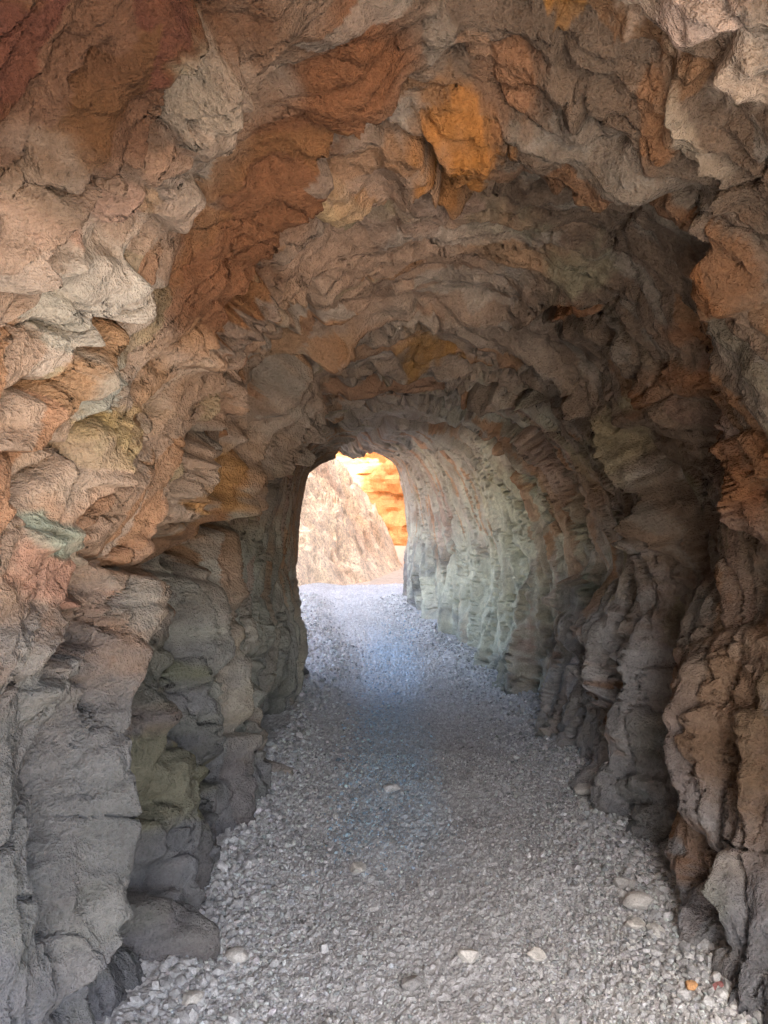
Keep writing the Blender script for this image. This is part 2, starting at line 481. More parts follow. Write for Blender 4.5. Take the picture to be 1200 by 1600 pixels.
crack(8, 24, (310, 1240), (335, 1310), (342, 1390))
crack(5, 12, (250, 1340), (290, 1380), (320, 1440))
crack(5, 12, (245, 1390), (290, 1430), (325, 1480))
crack(10, 26, (55, 1200), (40, 1350), (30, 1480))
crack(5, 14, (60, 1040), (90, 1120), (60, 1250))
crack(4, 12, (700, 470), (640, 455), (600, 440), (560, 440))
crack(3, 9, (500, 395), (520, 380), (540, 395), (590, 385))
crack(3, 9, (600, 320), (590, 340), (560, 350), (520, 355), (480, 345))
crack(3, 9, (610, 345), (660, 360), (680, 385), (720, 370))
crack(3, 9, (470, 470), (490, 445), (530, 440))
crack(5, 12, (1085, 288), (1010, 320), (960, 360), (940, 420))
crack(10, 18, (930, 190), (960, 210), (985, 200))
crack(6, 14, (1000, 640), (970, 560), (900, 520), (850, 510))
crack(4, 12, (130, 835), (180, 805), (200, 790))
crack(7, 20, (130, 850), (165, 885), (215, 925))
crack(4, 10, (220, 690), (250, 640), (262, 600), (285, 575))
crack(4, 10, (225, 880), (200, 850), (215, 800))
# long crevices that sweep up the left wall and over the arch
for w_c, d_c, line in [
        (7, 36, [(195, 940), (255, 810), (300, 700), (355, 600), (425, 510), (500, 450)]),
        (6, 30, [(95, 880), (150, 780), (215, 690), (285, 560), (335, 480), (410, 395), (480, 300)]),
        (6, 32, [(318, 900), (370, 790), (430, 705), (480, 640), (540, 600)]),
        (6, 30, [(-10, 640), (60, 560), (120, 490), (185, 400), (240, 330)]),
        (5, 26, [(20, 800), (80, 720), (130, 640), (200, 560)]),
        (4.5, 22, [(430, 575), (500, 535), (580, 512), (700, 478), (800, 494), (900, 500), (970, 550)]),
        (4.5, 22, [(480, 625), (560, 585), (650, 570), (780, 592), (890, 632), (950, 690), (990, 780)]),
        (4, 18, [(500, 660), (580, 625), (680, 618), (780, 650), (860, 700), (905, 780), (920, 860)]),
        (3.5, 14, [(520, 690), (600, 655), (690, 655), (770, 690), (830, 750), (850, 830)]),
        (6, 30, [(470, 230), (560, 200), (640, 240), (760, 275), (900, 258), (1010, 285)])]:
    crack(w_c * 1.15, d_c * 2.4, *line)
# bulges
bump(34, 275, 306, 38, 34, 0, 3)
bump(26, 270, 150, 70, 120, 20, 3)
bump(24, 125, 590, 52, 42, -20, 4)
bump(20, 122, 420, 52, 46, 0, 3)
bump(20, 80, 845, 36, 26, 30, 3)
bump(26, 1090, 170, 32, 90, -18, 3)
bump(22, 1165, 90, 34, 62, 0, 3)
bump(26, 1120, 20, 80, 34, 0, 3)
bump(22, 420, 1010, 34, 90, 0, 2)
bump(22, 1150, 1080, 60, 110, 0, 3)
bump(20, 990, 1030, 32, 80, 0, 3)
bump(16, 545, 310, 60, 30, 0, 3)

# finer fracture on top: thinner sheets, chips and grit
D3 = np.zeros(len(P))
calm = 0.45 + 0.55 * sstep(-0.25, 0.35, vnoise(P * 1.7, 71))
fa, rn, ed = sheets(1.0, 6.0, (0.35 * w3[:, 2], 0.22 * w3[:, 3]), 5, .07)
D3 += far * calm * smo * (0.018 * fa + 0.012 * (rn - .5))
rn5 = rn
D3 += far * mids * 0.052 * tri(su * 1.9, sv * 3.8 + .7 * tri(su * .7, sv, 313), 303)
fa, rn, ed = sheets(2.8, 13.0, (0.35 * w3[:, 3], 0.25 * w3[:, 4]), 8, .08)
rn8 = rn
fine = sstep(0.25, -0.35, vnoise(P * 2.1, 73))
D3 += far * smo * sstep(10, 5, T) * (0.35 + 0.65 * fine) * (0.010 * fa + 0.008 * (rn - .5))
D3 += far * mids * sstep(11, 6, T) * 0.032 * tri(su * 4.1, sv * 8.3 + .8 * tri(su, sv * 1.9, 315), 305)
D3 += far * sstep(7, 4, T) * 0.016 * tri(U * 10, sv * 17 + .8 * tri(su * 3, sv * 5, 317), 307)
# sawtooth ledges of the sheet edges, long round the arch
for fr, am, wp, sd in ((3.1, .090, .12, 81), (7.7, .042, .17, 85), (17.3, .014, .25, 88)):
    ph = sv * fr + wp * 1.3 * tri(su * 1.6, sv * .45 * fr, sd) + wp * .6 * tri(su * 4.1, sv * fr, sd + 1)
    saw = ph - np.floor(ph)
    D3 += am * far * (.4 + .8 * sstep(2.4, 4.2, T)) * (1 - .65 * sstep(5.6, 7.5, T)) * sstep(-.8, .3, vnoise(P * 1.4, sd + 2)) * (saw ** 1.5 * sstep(1.0, .93, saw) - .35)
fl = 1 - np.abs(fbm(np.stack([su * 0.30, sv * 3.0, Z * 0], -1), 2, 91)) * 3.6        # flutes of the lower wall
D3 += low * far * (0.02 * np.clip(fl, -.8, 1) + 0.12 * tri(su * .8, sv * 3.6 + .2 * w3[:, 2], 309))
fl = 1 - np.abs(fbm(np.stack([su * 0.9, sv * 8.5, Z * 0], -1), 2, 93)) * 3.6
D3 += low * far * (.065 * tri(su * 2.2, sv * 8.5 + .2 * w3[:, 3], 311))
c3 = (tri(su * 0.6, sv * 2.4, 251) + .5 * tri(su * 1.4, sv * 5, 252)) / 1.5
D3 -= low * far * 0.13 * np.exp(-(c3 / .016) ** 2)
c4 = (tri(U * 1.5, T * 1.7, 253) + .5 * tri(U * 3.3, T * 3.5, 254) + .2 * tri(U * 7, T * 7, 256)) / 1.7
D4 = 0.065 * np.exp(-(c4 / .008) ** 2) * sstep(-.4, .2, vnoise(P * 1.2, 255))
D3 += 0.006 * far * fbm(P * 13, 3, 95, 0.6)
# long wandering cracks
cw = np.stack([su * 0.55, sv * 2.0, Z * 0], -1)
def tri3(k, sd):
    return (tri(cw[:, 0] * k, cw[:, 1] * k, sd) + .5 * tri(cw[:, 0] * k * 2.1, cw[:, 1] * k * 2.1, sd + 1) + .25 * tri(cw[:, 0] * k * 4.3, cw[:, 1] * k * 4.3, sd + 2)) / 1.75
c1, c2 = tri3(1.3, 231), tri3(3.1, 241)
DC = far * 0.15 * np.exp(-(c1 / .010) ** 2) * sstep(-.3, .3, vnoise(P * 1.1, 235))
DC += far * 0.075 * np.exp(-(c2 / .015) ** 2) * sstep(-.2, .3, vnoise(P * 1.9, 237))
def soften(d, k=1):
    G = d.reshape(NR, NU)
    for _ in range(k):
        A = np.pad(G, 1, mode='edge')
        G = (A[:-2, 1:-1] + 2 * A[1:-1, 1:-1] + A[2:, 1:-1]) / 4
        A = np.pad(G, 1, mode='edge')
        G = (A[1:-1, :-2] + 2 * A[1:-1, 1:-1] + A[1:-1, 2:]) / 4
    return G.ravel()
f1, f2, fa, rn = worley(U * 7 + .25 * w3[:, 3], T * 8 + .25 * w3[:, 2], 271)
D3 += low * far * (0.022 * fa - 0.006 * np.exp(-((f2 - f1) / .07) ** 2)) * sstep(-.5, .2, vnoise(P * 2.4, 273))
DT = soften(D + D2 + 1.1 * D3, 1) - DC - D4
fa, rn, ed = sheets(11, 22, (0.4 * w3[:, 5], 0.4 * w3[:, 4]), 12, .09)
DT += sstep(5.5, 3, T) * (0.5 + 0.5 * fine) * (0.012 * fa - 0.003 * ed)
DT += sstep(4.2, 2.6, T) * 0.0075 * tri(U * 21 + .5 * tri(U * 6, T * 6, 331), sv * 30, 333)
P3 = P + N0 * DT[:, None]
# the wall foot spreads on to the gravel in uneven toes
foot = sstep(0.55, 0.0, Z) * (1 - .85 * sstep(4, 5.6, Y))
P3[:, 0] += -np.sign(lx) * foot * (0.05 + 0.09 * fbm(np.stack([T * 2.4, T * 0, np.sign(lx)], -1), 3, 97))

# ------------------------------------------------------------------ rock colours: mineral tones with some painted light and shade
C = np.empty((len(P), 3), np.float32)
n_a, n_b = fbm(P * 1.6, 4, 111), fbm(P * 3.7, 4, 113)
def mix(c, m):
    C[:] = C * (1 - m[:, None]) + np.array(c, np.float32) * m[:, None]
C[:] = (.30, .213, .155)
mix((.34, .20, .12), sstep(.0, .5, n_a) * .8)
mix((.28, .25, .21), sstep(.05, .45, n_b) * .8)
mix((.40, .23, .12), sstep(.25, .5, fbm(P * 2.3, 4, 117)) * .7)
KX = np.where(SEE, IX + 26 * vnoise(wq / 70, 61) + 16 * vnoise(wq / 26, 62) + 8 * vnoise(wq / 9, 63), -9e3)
KY = np.where(SEE, IY + 26 * vnoise(wq / 70, 64) + 16 * vnoise(wq / 26, 65) + 8 * vnoise(wq / 9, 66), -9e3)
n_c = fbm(P * 6.5, 4, 119, .6)
def stain_or_light(c, cx, cy, rx, ry, rot=0, a=.85, soft=.5):
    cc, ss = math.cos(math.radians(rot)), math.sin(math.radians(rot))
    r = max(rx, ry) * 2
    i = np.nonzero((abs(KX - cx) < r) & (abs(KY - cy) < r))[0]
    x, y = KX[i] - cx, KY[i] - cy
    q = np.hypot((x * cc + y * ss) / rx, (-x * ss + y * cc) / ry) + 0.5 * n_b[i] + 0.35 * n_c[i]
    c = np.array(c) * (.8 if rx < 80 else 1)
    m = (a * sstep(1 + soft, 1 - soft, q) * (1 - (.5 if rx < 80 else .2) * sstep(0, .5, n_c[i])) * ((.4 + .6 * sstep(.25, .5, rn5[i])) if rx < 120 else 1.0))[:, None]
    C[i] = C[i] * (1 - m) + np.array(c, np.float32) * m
def band(c, w, a, *pts):
    i, d, s, tp = near_poly(pts, 2.2 * w)
    m = (a * tp * sstep(1.4, .5, d / w + 0.4 * n_b[i]))[:, None]
    C[i] = C[i] * (1 - m) + np.array(c, np.float32) * m
# dust-grey lower walls
grey = sstep(1.25, 0.75, Z + 0.35 * n_a)
mix((.20, .213, .235), grey * .94)
mix((.18, .19, .15), grey * sstep(.1, .4, n_b) * .5)
# broad rock colours
stain_or_light((.15, .10, .07), 620, -10, 760, 100, 0, .75)  # shade along the top edge, painted into the roof colour
stain_or_light((.085, .034, .014), 60, 90, 400, 240, -35, 1.0)  # red-brown rock, darkened with painted shade of the overhang
stain_or_light((.52, .385, .29), 110, 480, 200, 210, 0, .85)
stain_or_light((.50, .375, .28), 150, 720, 200, 190, 0, .8)
stain_or_light((.46, .31, .22), 580, 380, 200, 150, -20, .8)
stain_or_light((.44, .355, .285), 760, 560, 270, 100, 0, .85)  # roof colour lightened in place of missing mid-tunnel light
stain_or_light((.50, .43, .365), 640, 655, 210, 50, 0, .8)  # deeper roof, brightened by colour as well
stain_or_light((.60, .48, .38), 915, 800, 100, 170, 0, .85)  # painted lighter because little light reaches this part of the wall
stain_or_light((.13, .095, .068), 1080, 520, 250, 460, 0, .9)  # dark brown rock, deepened by painted shade on the right wall
stain_or_light((.145, .108, .08), 900, 180, 250, 190, 0, .88)  # upper right shade, put into the colour
stain_or_light((.52, .47, .39), 860, 900, 110, 200, 0, .8)
stain_or_light((.72, .75, .60), 770, 880, 120, 200, 0, .9)  # pale green rock, lightened to stand in for exit light
stain_or_light((.50, .46, .40), 680, 760, 90, 90, 0, .6)
stain_or_light((.20, .125, .075), 1150, 1150, 105, 240, 0, .9)
stain_or_light((.24, .25, .18), 25, 1260, 60, 220, 0, .7)
stain_or_light((.24, .25, .18), 400, 900, 80, 90, 0, .6)  # greenish shadow painted on the left wall
band((.18, .075, .033), 75, .9, (640, 0), (520, 130), (430, 280), (340, 420), (260, 560))
stain_or_light((.42, .43, .38), 400, 1020, 95, 170, 0, .85)  # lower left folds painted lighter where the light is blocked
stain_or_light((.60, .61, .62), 950, 1070, 85, 200, 0, .85)  # right wall foot, grey raised as painted light
stain_or_light((.40, .41, .42), 1060, 1420, 110, 170, 0, .8)
# every chip of rock has its own tint
for lo_, hi_, rr, colr, al in ((.80, .88, rn8, (.46, .23, .10), .6), (.04, .14, rn8, (.52, .46, .39), .55), (.48, .53, rn8, (.33, .30, .17), .5),
                               (.84, .92, rn5, (.42, .19, .08), .55), (.10, .16, rn5, (.50, .43, .35), .45), (.55, .60, rn5, (.40, .25, .20), .5)):
    mk_ = sstep(lo_, lo_ + .012, rr) * sstep(hi_, hi_ - .012, rr) * al * (1 - .75 * grey) * (1 - .8 * np.where(SEE, sstep(420, 250, np.hypot(np.nan_to_num(IX) - 60, np.nan_to_num(IY) - 60)), 0)) * (1 - .4 * sstep(0, .5, n_c))
    lum = C.mean(1, keepdims=True) / .33
    mk_ = mk_[:, None]
    C[:] = C * (1 - mk_) + np.array(colr, np.float32) * np.clip(lum, .5, 1.2) * mk_
stain_or_light((.17, .177, .182), 90, 1240, 170, 280, 0, .88)  # grey rock, darkened with painted shade at lower left
stain_or_light((.15, .155, .16), 250, 1230, 75, 270, 0, .85)  # shade of the dark cleft, painted in
# patches
for s in [
    ((.60, .25, .06), 722, 215, 58, 62, -15, .8, .3), ((.62, .27, .05), 885, 12, 28, 22, 0, .95, .2),
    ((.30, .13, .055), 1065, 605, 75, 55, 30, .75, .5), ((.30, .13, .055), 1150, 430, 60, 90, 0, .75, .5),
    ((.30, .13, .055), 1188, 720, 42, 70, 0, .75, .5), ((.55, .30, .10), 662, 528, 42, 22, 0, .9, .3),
    ((.44, .18, .07), 885, 488, 34, 26, 0, .9, .3), ((.60, .40, .18), 525, 325, 45, 22, 0, .85, .3),
    ((.62, .33, .14), 565, 298, 30, 22, 0, .85, .3), ((.68, .50, .22), 170, 655, 70, 55, -40, .85, .3),
    ((.60, .36, .20), 232, 600, 55, 80, 20, .8, .4), ((.62, .36, .22), 165, 805, 70, 60, 0, .75, .4),
    ((.60, .33, .13), 335, 775, 26, 70, 25, .85, .3), ((.60, .33, .18), 910, 800, 40, 60, 0, .5, .4),
    ((.43, .21, .10), 1048, 165, 42, 80, 0, .85, .3), ((.42, .20, .10), 805, 115, 44, 60, 0, .8, .3),
    ((.60, .30, .22), 72, 335, 46, 36, 0, .8, .3), ((.58, .30, .20), 65, 905, 45, 60, -20, .7, .4),
    ((.50, .30, .25), 150, 300, 60, 34, -30, .7, .4), ((.66, .66, .57), 122, 590, 54, 42, -20, .9, .25),
    ((.44, .52, .41), 82, 842, 42, 32, 30, .85, .3), ((.70, .64, .55), 118, 425, 60, 56, 0, .9, .3),
    ((.66, .62, .52), 60, 470, 40, 50, 0, .8, .3), ((.58, .48, .36), 1085, 175, 28, 95, -18, .85, .3),
    ((.62, .49, .38), 1165, 90, 36, 64, 0, .85, .3), ((.70, .52, .42), 1120, 18, 90, 36, 0, .9, .3),
    ((.66, .50, .38), 960, 8, 50, 22, 0, .85, .3), ((.38, .42, .32), 950, 925, 34, 46, 0, .8, .4),
    ((.32, .31, .18), 245, 1225, 58, 75, 0, .85, .25), ((.55, .43, .35), 275, 300, 40, 36, 0, .8, .3),
    ((.34, .32, .24), 255, 90, 60, 80, 0, .7, .4), ((.50, .38, .28), 310, 150, 44, 70, 25, .7, .4),
    ((.42, .41, .28), 780, 340, 60, 30, 0, .5, .4), ((.44, .42, .28), 880, 400, 50, 40, 0, .5, .4),
    ((.40, .34, .20), 950, 690, 30, 70, 0, .6, .4), ((.40, .22, .12), 985, 1100, 14, 70, -15, .9, .3),
    ((.40, .24, .14), 1110, 1310, 18, 100, -18, .9, .3), ((.30, .17, .10), 1122, 1370, 16, 50, 0, .8, .3),
    ((.50, .33, .26), 865, 1000, 18, 70, 0, .7, .4), ((.40, .24, .15), 270, 1100, 20, 40, 0, .7, .4),
    ((.30, .14, .07), 150, 1130, 14, 70, 20, .7, .4), ((.54, .36, .22), 430, 500, 40, 50, 0, .6, .4),
    ((.48, .24, .12), 310, 620, 50, 120, 30, .6, .4), ((.34, .36, .22), 240, 1050, 50, 60, 0, .6, .4)]:
    stain_or_light(*s)
for i, q, colr, ba in BLOCK_Q:
    m = (ba * sstep(1.02, .9, q) * (1 - .45 * sstep(0, .5, n_c[i])))[:, None]
    C[i] = C[i] * (1 - m) + np.array(colr, np.float32) * .78 * m
C *= (1 + 0.22 * fbm(P * 9, 3, 121))[:, None]
C *= .88
C[:] = np.clip(C, .02, .8)

# split the bore into the left wall, the roof and the right wall
FACES = grid_faces(NR, NU)
fu = (FACES[:, 0] % NU)
uL, uR = np.searchsorted(pu_, pu_[-1] * 0.34), np.searchsorted(pu_, pu_[-1] * 0.66)
def sub(mask):
    F = FACES[mask]
    ids, inv = np.unique(F, return_inverse=True)
    return P3[ids], inv.reshape(F.shape), C[ids]
face_block = BLOCK_ID[FACES].min(1)
is_wall = face_block < 0
for k in range(len(BLOCKS)):
    if (face_block == k).sum() < 60: is_wall |= face_block == k
TUNNEL = {}
for nm, mk, lab in [('tunnel_wall_left', fu < uL, 'rugged left wall of the rock tunnel, cream and orange above dusty grey'),
                    ('tunnel_roof', (fu >= uL) & (fu < uR), 'arched brown rock roof of the tunnel with curved ledges'),
                    ('tunnel_wall_right', fu >= uR, 'right wall of the rock tunnel, dark brown near and pale green far')]:
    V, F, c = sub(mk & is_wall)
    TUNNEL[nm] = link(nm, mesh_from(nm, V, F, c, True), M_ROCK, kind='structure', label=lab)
    for k in range(len(BLOCKS)):
        mb = mk & ~is_wall & (face_block == k)
        if mb.sum() >= 60:
            V, F, c = sub(mb)
            link('rock_block', mesh_from('rock_block', V - V[0], F, c, True), M_ROCK, parent=TUNNEL[nm], loc=V[0])

# ------------------------------------------------------------------ hill around the bore: outer faces at both ends, unseen, shaped to shade the far slope
def shading_hill():
    A = P3.reshape(NR, NU, 3)
    step = 25
    r0, r1 = A[0, ::step], A[-1, ::step]
    n = len(r0)
    ang = np.linspace(-1, 1, n)
    V, F = [], []
    def ring(r, y0, slope, lf=1.0):
        rings = [r]
        for k, s in enumerate((0.5, 1.5, 4.0, 9.0)):
            q = r.copy()
            dx = np.clip(r[:, 0] - r[:, 0].mean(), -1, 1)
            q[:, 0] = r[:, 0] + np.where(dx < 0, lf * dx, dx) * s * 1.6
            q[:, 2] = np.where(r[:, 2] > 0.3, r[:, 2] + np.clip(r[:, 2] / 2.6, 0, 1) * s * 3.4, r[:, 2])
            q[:, 1] = r[:, 1] + y0 * s * slope + 0.35 * s * 0.4 * vnoise(q * 0.9, 130 + k)
            rings.append(q)
        return rings
    R = ring(r0, 1, 0.10, 0.5)[::-1]
    R2 = ring(r1, -1, 0.06, 0.38)
    allr = R2 + R
    V = np.concatenate(allr)
    return V, grid_faces(len(allr), n)
V, F = shading_hill()
hc = np.tile((.45, .27, .16), (len(V), 1))
link('shading_hill', mesh_from('shading_hill', V, F, hc), M_CLIFF, kind='structure', label='reddish rock hill that the tunnel runs through, unseen, shaped to shade the far slope')

# ------------------------------------------------------------------ gravel floor
def floor_z(x, y):
    p = np.stack([x, y, x * 0], -1)
    c = centre(y); h = halfw(y)
    r = np.abs(x - c) / (0.92 * h)
    z = 0.035 * fbm(p * 1.4, 3, 141) + 0.012 * fbm(p * 6, 3, 143)
    z += 0.07 * sstep(0.55, 1.15, r) * (1 + 0.5 * vnoise(p * 2.2, 145)) * sstep(14.5, 11.0, y)
    return z
def blue_light_strip(x, y):
    """blue sky light along the middle of the path, painted into the colour"""
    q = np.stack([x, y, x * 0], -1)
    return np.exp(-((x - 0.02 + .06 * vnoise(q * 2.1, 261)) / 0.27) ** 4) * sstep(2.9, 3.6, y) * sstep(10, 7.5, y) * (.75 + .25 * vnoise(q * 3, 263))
fy = np.concatenate([np.linspace(-3.2, 1.5, 40, endpoint=False), np.exp(np.linspace(math.log(1.5), math.log(13.2), 520))])
fs = np.linspace(-2.05, 1.75, 470)
FY, FS = np.repeat(fy, len(fs)), np.tile(fs, len(fy))
FX = centre(FY) + FS * halfw(FY)
FZ = floor_z(FX, FY)
fp = np.stack([FX, FY, FX * 0], -1)
wf = np.stack([vnoise(fp * 25, 151), vnoise(fp * 25, 152)], -1)
a1, a2, _, ar = worley(FX * 38 + .4 * wf[:, 0], FY * 38 + .4 * wf[:, 1], 153)
FZ = FZ + 0.013 * (1 - a1 * 1.2) * (0.4 + ar)
b1, b2, _, br = worley(FX * 75, FY * 75, 155)
FZ = FZ + 0.006 * (1 - b1 * 1.2) * (0.4 + br)
fn = fbm(fp * 2.0, 4, 157)
mid = blue_light_strip(FX, FY)
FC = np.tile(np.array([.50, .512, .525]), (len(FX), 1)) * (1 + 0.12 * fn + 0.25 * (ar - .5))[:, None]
SKYLIGHT_BLUE = np.array([.42, .59, .76])  # blue of the sky light painted on the floor
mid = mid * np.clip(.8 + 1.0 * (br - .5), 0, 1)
FC = FC * (1 - 0.7 * mid[:, None]) + SKYLIGHT_BLUE * (1 + 0.12 * fn + .2 * (ar - .5))[:, None] * 0.7 * mid[:, None]
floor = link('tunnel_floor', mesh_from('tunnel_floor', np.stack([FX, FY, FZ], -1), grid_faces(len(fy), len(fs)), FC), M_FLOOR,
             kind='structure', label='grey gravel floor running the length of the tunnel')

# gravel: angular stones
ICO_V = []
ph_ = (1 + 5 ** .5) / 2
for a in (-1, 1):
    for b in (-ph_, ph_):
        ICO_V += [(0, a, b), (a, b, 0), (b, 0, a)]
ICO_V = np.array(ICO_V) / math.hypot(1, ph_)
def hull_faces(V):
    import bmesh
    bm = bmesh.new()
    for v in V: bm.verts.new(v)
    bm.verts.ensure_lookup_table()
    bmesh.ops.convex_hull(bm, input=bm.verts)
    bm.verts.index_update()
    f = [[v.index for v in q.verts] for q in bm.faces]
    bm.free()
    return np.array(f)
ICO_F = hull_faces(ICO_V)
PROTOS = [ICO_V * (0.72 + 0.5 * RNG.random((12, 1))) * np.array([1, .6 + .4 * RNG.random(), .45 + .35 * RNG.random()]) for _ in range(24)]

def rand_rot(n):
    q = RNG.normal(size=(n, 4)); q[:, 1:3] *= 0.35
    q /= np.linalg.norm(q, axis=1, keepdims=True)
    w, x, y, z = q.T
    return np.stack([np.stack([1-2*(y*y+z*z), 2*(x*y-z*w), 2*(x*z+y*w)], -1),
                     np.stack([2*(x*y+z*w), 1-2*(x*x+z*z), 2*(y*z-x*w)], -1),
                     np.stack([2*(x*z-y*w), 2*(y*z+x*w), 1-2*(x*x+y*y)], -1)], 1)

def scatter(n, y0, y1, rmean, sig, edge):
    y = np.exp(RNG.uniform(math.log(y0), math.log(y1), n))
    s = RNG.uniform(-1.0, 1.0, n)
    s = np.sign(s) * np.abs(s) ** edge
    s = np.where((s < 0) & (y > 5.6), s * 1.7, s)
    x = centre(y) + s * halfw(y) * 0.98
    r = rmean * np.exp(RNG.normal(0, sig, n)) * (0.5 + 0.85 * np.abs(s) ** 1.4)
    return x, y, np.clip(r, .004, .026)
sx, sy, sr = [np.concatenate(q) for q in zip(scatter(29000, 1.8, 4.5, .0062, .45, .75), scatter(9000, 4.0, 11.4, .010, .3, .8))]
# rubble fallen along the foot of both walls
m_ = 620
ry = np.exp(RNG.uniform(math.log(1.9), math.log(9), m_)); rs = RNG.choice([-1, 1], m_) * RNG.uniform(.78, 1.02, m_)
sx = np.concatenate([sx, centre(ry) + rs * halfw(ry)]); sy = np.concatenate([sy, ry]); sr = np.concatenate([sr, RNG.uniform(.012, .030, m_)])
n = len(sx)
def stone_color(n, x, y):
    b = np.clip(RNG.normal(.50, .12, n), .18, .8)
    c = np.stack([b * (.96 + .03 * RNG.normal(size=n)), b, b * (1.03 + .03 * RNG.normal(size=n))], -1)
    m = blue_light_strip(x, y)  # stones in the strip carry the same painted sky light
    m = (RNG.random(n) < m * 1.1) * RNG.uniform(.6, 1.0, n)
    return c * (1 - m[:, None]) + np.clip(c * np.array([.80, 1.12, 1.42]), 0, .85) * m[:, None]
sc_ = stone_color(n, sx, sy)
R = rand_rot(n)
sz = floor_z(sx, sy) + 0.010 + 0.25 * sr
# the largest of them in the picture are pieces of their own
ctr = np.stack([sx, sy, sz], -1)
qx, qy, qd = project(ctr)
inview = (qx > 0) & (qx < 1200) & (qy < 1610)
big = np.argsort(-np.where(inview, sr / qd, 0))[:300]
isbig = np.zeros(n, bool); isbig[big] = True
pk = RNG.integers(0, len(PROTOS), n)
VV, FF, CC = [], [], []
off = 0
for k, pv in enumerate(PROTOS):
    i = np.nonzero((pk == k) & ~isbig)[0]
    v = np.einsum('nij,vj->nvi', R[i], pv) * sr[i][:, None, None] + ctr[i][:, None, :]
    VV.append(v.reshape(-1, 3))
    FF.append((ICO_F[None] + (np.arange(len(i)) * 12)[:, None, None] + off).reshape(-1, 3))
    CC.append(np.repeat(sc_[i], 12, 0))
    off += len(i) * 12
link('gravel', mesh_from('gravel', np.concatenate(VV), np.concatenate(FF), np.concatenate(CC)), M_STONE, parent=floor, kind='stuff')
stone_me = {}
for i in big:
    shade = int(np.clip(round((sc_[i].mean() - .3) / .1), 0, 3))
    key = (int(pk[i]), shade)
    if key not in stone_me:
        g = .33 + .1 * shade
        stone_me[key] = mesh_from('stone', PROTOS[key[0]], ICO_F, np.tile((g * .97, g, g * 1.03), (12, 1)))
        stone_me[key].materials.append(M_STONE)
    o = link('stone', stone_me[key], None, parent=floor)
    o.matrix_local = Matrix.Translation(ctr[i]) @ Matrix(R[i].tolist()).to_4x4() @ Matrix.Scale(float(sr[i]), 4)

# ------------------------------------------------------------------ beyond the far end: path, pale slope, orange cliff
gx = np.array([-300, 300.0]); 
GV = np.array([(-300, -300, -.06), (300, -300, -.06), (300, 300, -.06), (-300, 300, -.06)], float)
link('ground', mesh_from('ground', GV, np.array([[0, 1, 2, 3]])), M_SAND, kind='structure', label='pale sandy ground outside the tunnel')

FOOT = [(8.0, -3.2), (11.8, -1.9), (13, -1.25), (14.5, -.45), (16, .0), (17.5, .22), (19, -.15), (22, -2.2), (26, -5)]
gy = np.linspace(11.9, 24, 260); gs = np.linspace(0, 1, 220) ** 1.3 * 3.4
SY, SS = np.repeat(gy, len(gs)), np.tile(gs, len(gy))
sp = np.stack([SY * 0, SY, SS], -1)
SX = curve_at(FOOT, SY) - SS + 0.25 * fbm(sp * 1.1, 3, 161)
SZ = -0.08 + 1.55 * SS ** 1.02 + sstep(0, .5, SS) * (0.42 * fbm(sp * 1.0, 4, 163, ridged=True) + .12 * fbm(sp * 3.2, 3, 165, ridged=True))
w_ = 0.3 * vnoise(sp * 2, 167)
_, _, sf, _ = worley(SY * 1.6 + w_, SS * 2.2 + w_, 169)
SZ += 0.22 * sf * sstep(0, .6, SS)
_, _, sf, _ = worley(SY * 4.6 + w_, SS * 5.2 + w_, 170)
SZ += 0.09 * sf * sstep(0, .6, SS)
sn = fbm(sp * 1.5, 4, 171)
SC = np.tile(np.array([.86, .71, .52]), (len(SX), 1))
m = (sstep(.1, .4, sn) * .45)[:, None]
SC = SC * (1 - m) + np.array([.70, .46, .28]) * m
link('rock_slope', mesh_from('rock_slope', np.stack([SX, SY, SZ], -1), grid_faces(len(gy), len(gs)), SC), M_SLOPE,
     kind='structure', label='pale rocky slope outside, seen through the far opening')

ca = np.linspace(0, 1, 220); cz = np.linspace(-.2, 6, 160)
CA, CZ = np.repeat(ca, len(cz)), np.tile(cz, len(ca))
tabx = [(0, 6.0), (.25, 3.6), (.5, 2.2), (.75, -3.0), (1, -12)]
taby = [(0, 13.0), (.25, 16.5), (.5, 22.0), (.75, 26.0), (1, 28)]
cp0 = np.stack([CA * 26, CA * 0, CZ], -1)
n1_ = 0.9 * fbm(cp0 * .35, 4, 181) + 0.12 * fbm(cp0 * 1.5, 4, 183, ridged=True) + .10 * worley(cp0[:, 0] * 1.5, cp0[:, 2] * 1.2, 187)[2]
CX = curve_at(tabx, CA) + 0.10 * CZ + n1_
CY = curve_at(taby, CA) + 0.10 * CZ + n1_
cn = fbm(cp0 * .8, 4, 185)
CCc = np.tile(np.array([.60, .31, .13]), (len(CA), 1)); m = (sstep(0, .4, cn) * .6)[:, None]
CCc = CCc * (1 - m) + np.array([.55, .30, .13]) * m
link('cliff', mesh_from('cliff', np.stack([CX, CY, CZ], -1), grid_faces(len(ca), len(cz)), CCc), M_CLIFF,
     kind='structure', label='shaded orange cliff behind the pale slope')

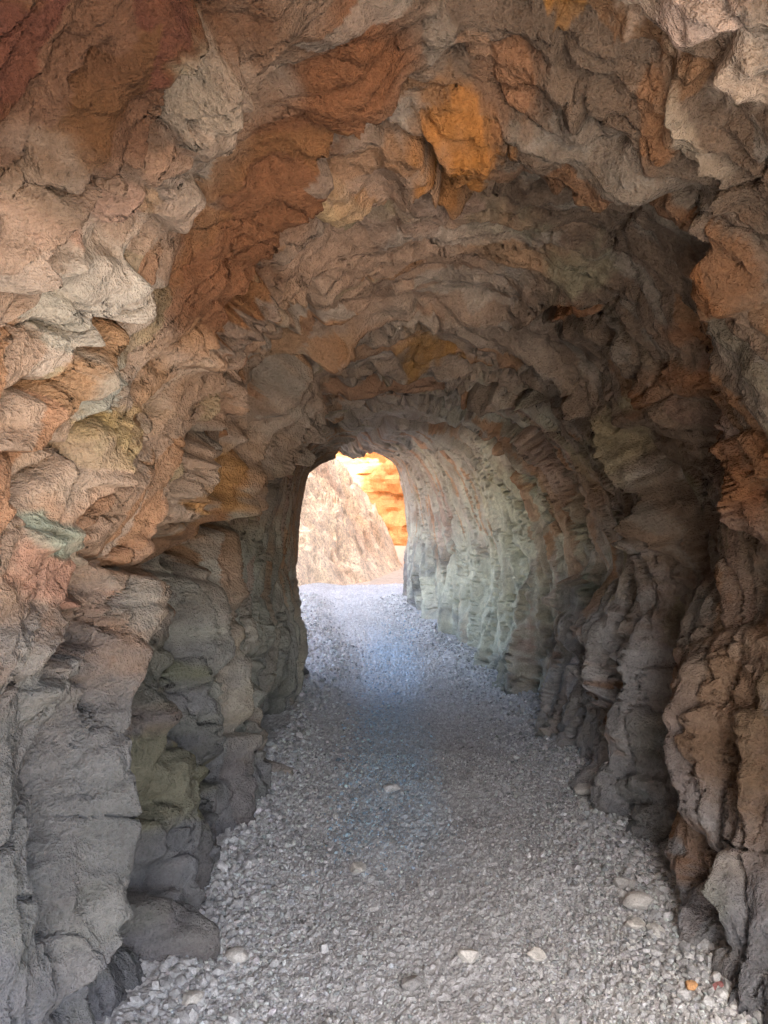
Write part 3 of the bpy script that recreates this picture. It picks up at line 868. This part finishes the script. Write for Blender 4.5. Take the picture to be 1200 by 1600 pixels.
# ------------------------------------------------------------------ blocks of rock that stand out of the walls and the roof
def ico(sub):
    import bmesh
    bm = bmesh.new()
    bmesh.ops.create_icosphere(bm, subdivisions=sub, radius=1)
    bm.verts.index_update()
    v = np.array([q.co[:] for q in bm.verts]); f = np.array([[q.index for q in fc.verts] for fc in bm.faces])
    bm.free()
    return v, f
SPH_V, SPH_F = ico(4)
SPH2_V, SPH2_F = ico(3)
def boulder(sx, sy, sz, seed, V=SPH_V, planes=13, rough=.05):
    """an angular lump: a ball cut by random planes, then roughened"""
    g = np.random.default_rng(seed)
    nrm = g.normal(size=(planes, 3)); nrm /= np.linalg.norm(nrm, axis=1, keepdims=True)
    h = g.uniform(.52, .85, planes)
    k = (V @ nrm.T)
    rad = np.min(np.where(k > 1e-3, h / np.maximum(k, 1e-3), 9), axis=1)
    rad = np.minimum(rad, 1.0)
    p = V * rad[:, None]
    off = g.uniform(-9, 9, 3)
    p = p * (1 + rough * 2 * fbm(p * 2.2 + off, 4, seed % 97) + rough * fbm(p * 7 + off, 3, seed % 89, ridged=True))[:, None]
    return p * np.array([sx, sy, sz]) * 1.25
# ------------------------------------------------------------------ larger stones lying loose on the gravel
LOOSE = [  # x, y in the photograph, radius in pixels, colour, label
    (735, 1496, 15, (.66, .65, .62), 'pale triangular stone lying alone in the middle of the near gravel'),
    (838, 1498, 13, (.62, .61, .58), 'small pointed pale stone right of the triangular one on the gravel'),
    (560, 1358, 13, (.62, .61, .58), 'pale pebble on the worn middle of the path, level with the left wall foot'),
    (614, 1234, 11, (.64, .66, .68), 'whitish pebble on the blue-lit middle strip of the path'),
    (997, 1434, 19, (.56, .55, .53), 'largest flat grey stone in the heap by the right wall foot'),
    (992, 1462, 14, (.62, .61, .58), 'angular pale stone just below the largest flat one by the right wall'),
    (1026, 1476, 14, (.60, .60, .58), 'rounded pale stone at the outer edge of the heap by the right wall'),
    (975, 1400, 15, (.50, .50, .49), 'grey slab of stone at the upper end of the heap by the right wall'),
    (1080, 1563, 10, (.62, .36, .18), 'small orange stone near the lower right corner of the gravel'),
    (1125, 1574, 10, (.42, .20, .20), 'small dark red stone beside the orange one, lower right'),
    (918, 1250, 15, (.58, .57, .55), 'flat pale stone on the gravel close to the right wall bulge'),
    (645, 1530, 14, (.36, .36, .36), 'dark grey stone in the near middle of the gravel'),
    (372, 1500, 15, (.58, .57, .55), 'pale stone on the gravel next to the left wall foot'),
    (300, 1570, 16, (.60, .59, .56), 'pale stone in the lower left corner of the gravel')]
for k, (bx, by, r, colr, lab) in enumerate(LOOSE):
    ray = CAM_R @ np.array([(bx - 600) / FPX, (800 - by) / FPX, -1.0])
    t_ = (0.02 - EYE[2]) / ray[2]
    w = EYE + ray * t_
    zf = float(floor_z(np.array([w[0]]), np.array([w[1]]))[0])
    R_ = r * t_ / FPX
    pv = boulder(R_ * 1.1, R_ * .85, R_ * .6, 900 + k, SPH2_V, 11, .03)
    cc = np.tile(np.array(colr), (len(pv), 1))
    link('loose_stone', mesh_from('loose_stone', pv, SPH2_F, cc), M_STONE, label=lab, cat='stone', group='larger stones on the tunnel floor',
         loc=(w[0], w[1], zf + .012 + R_ * .35))
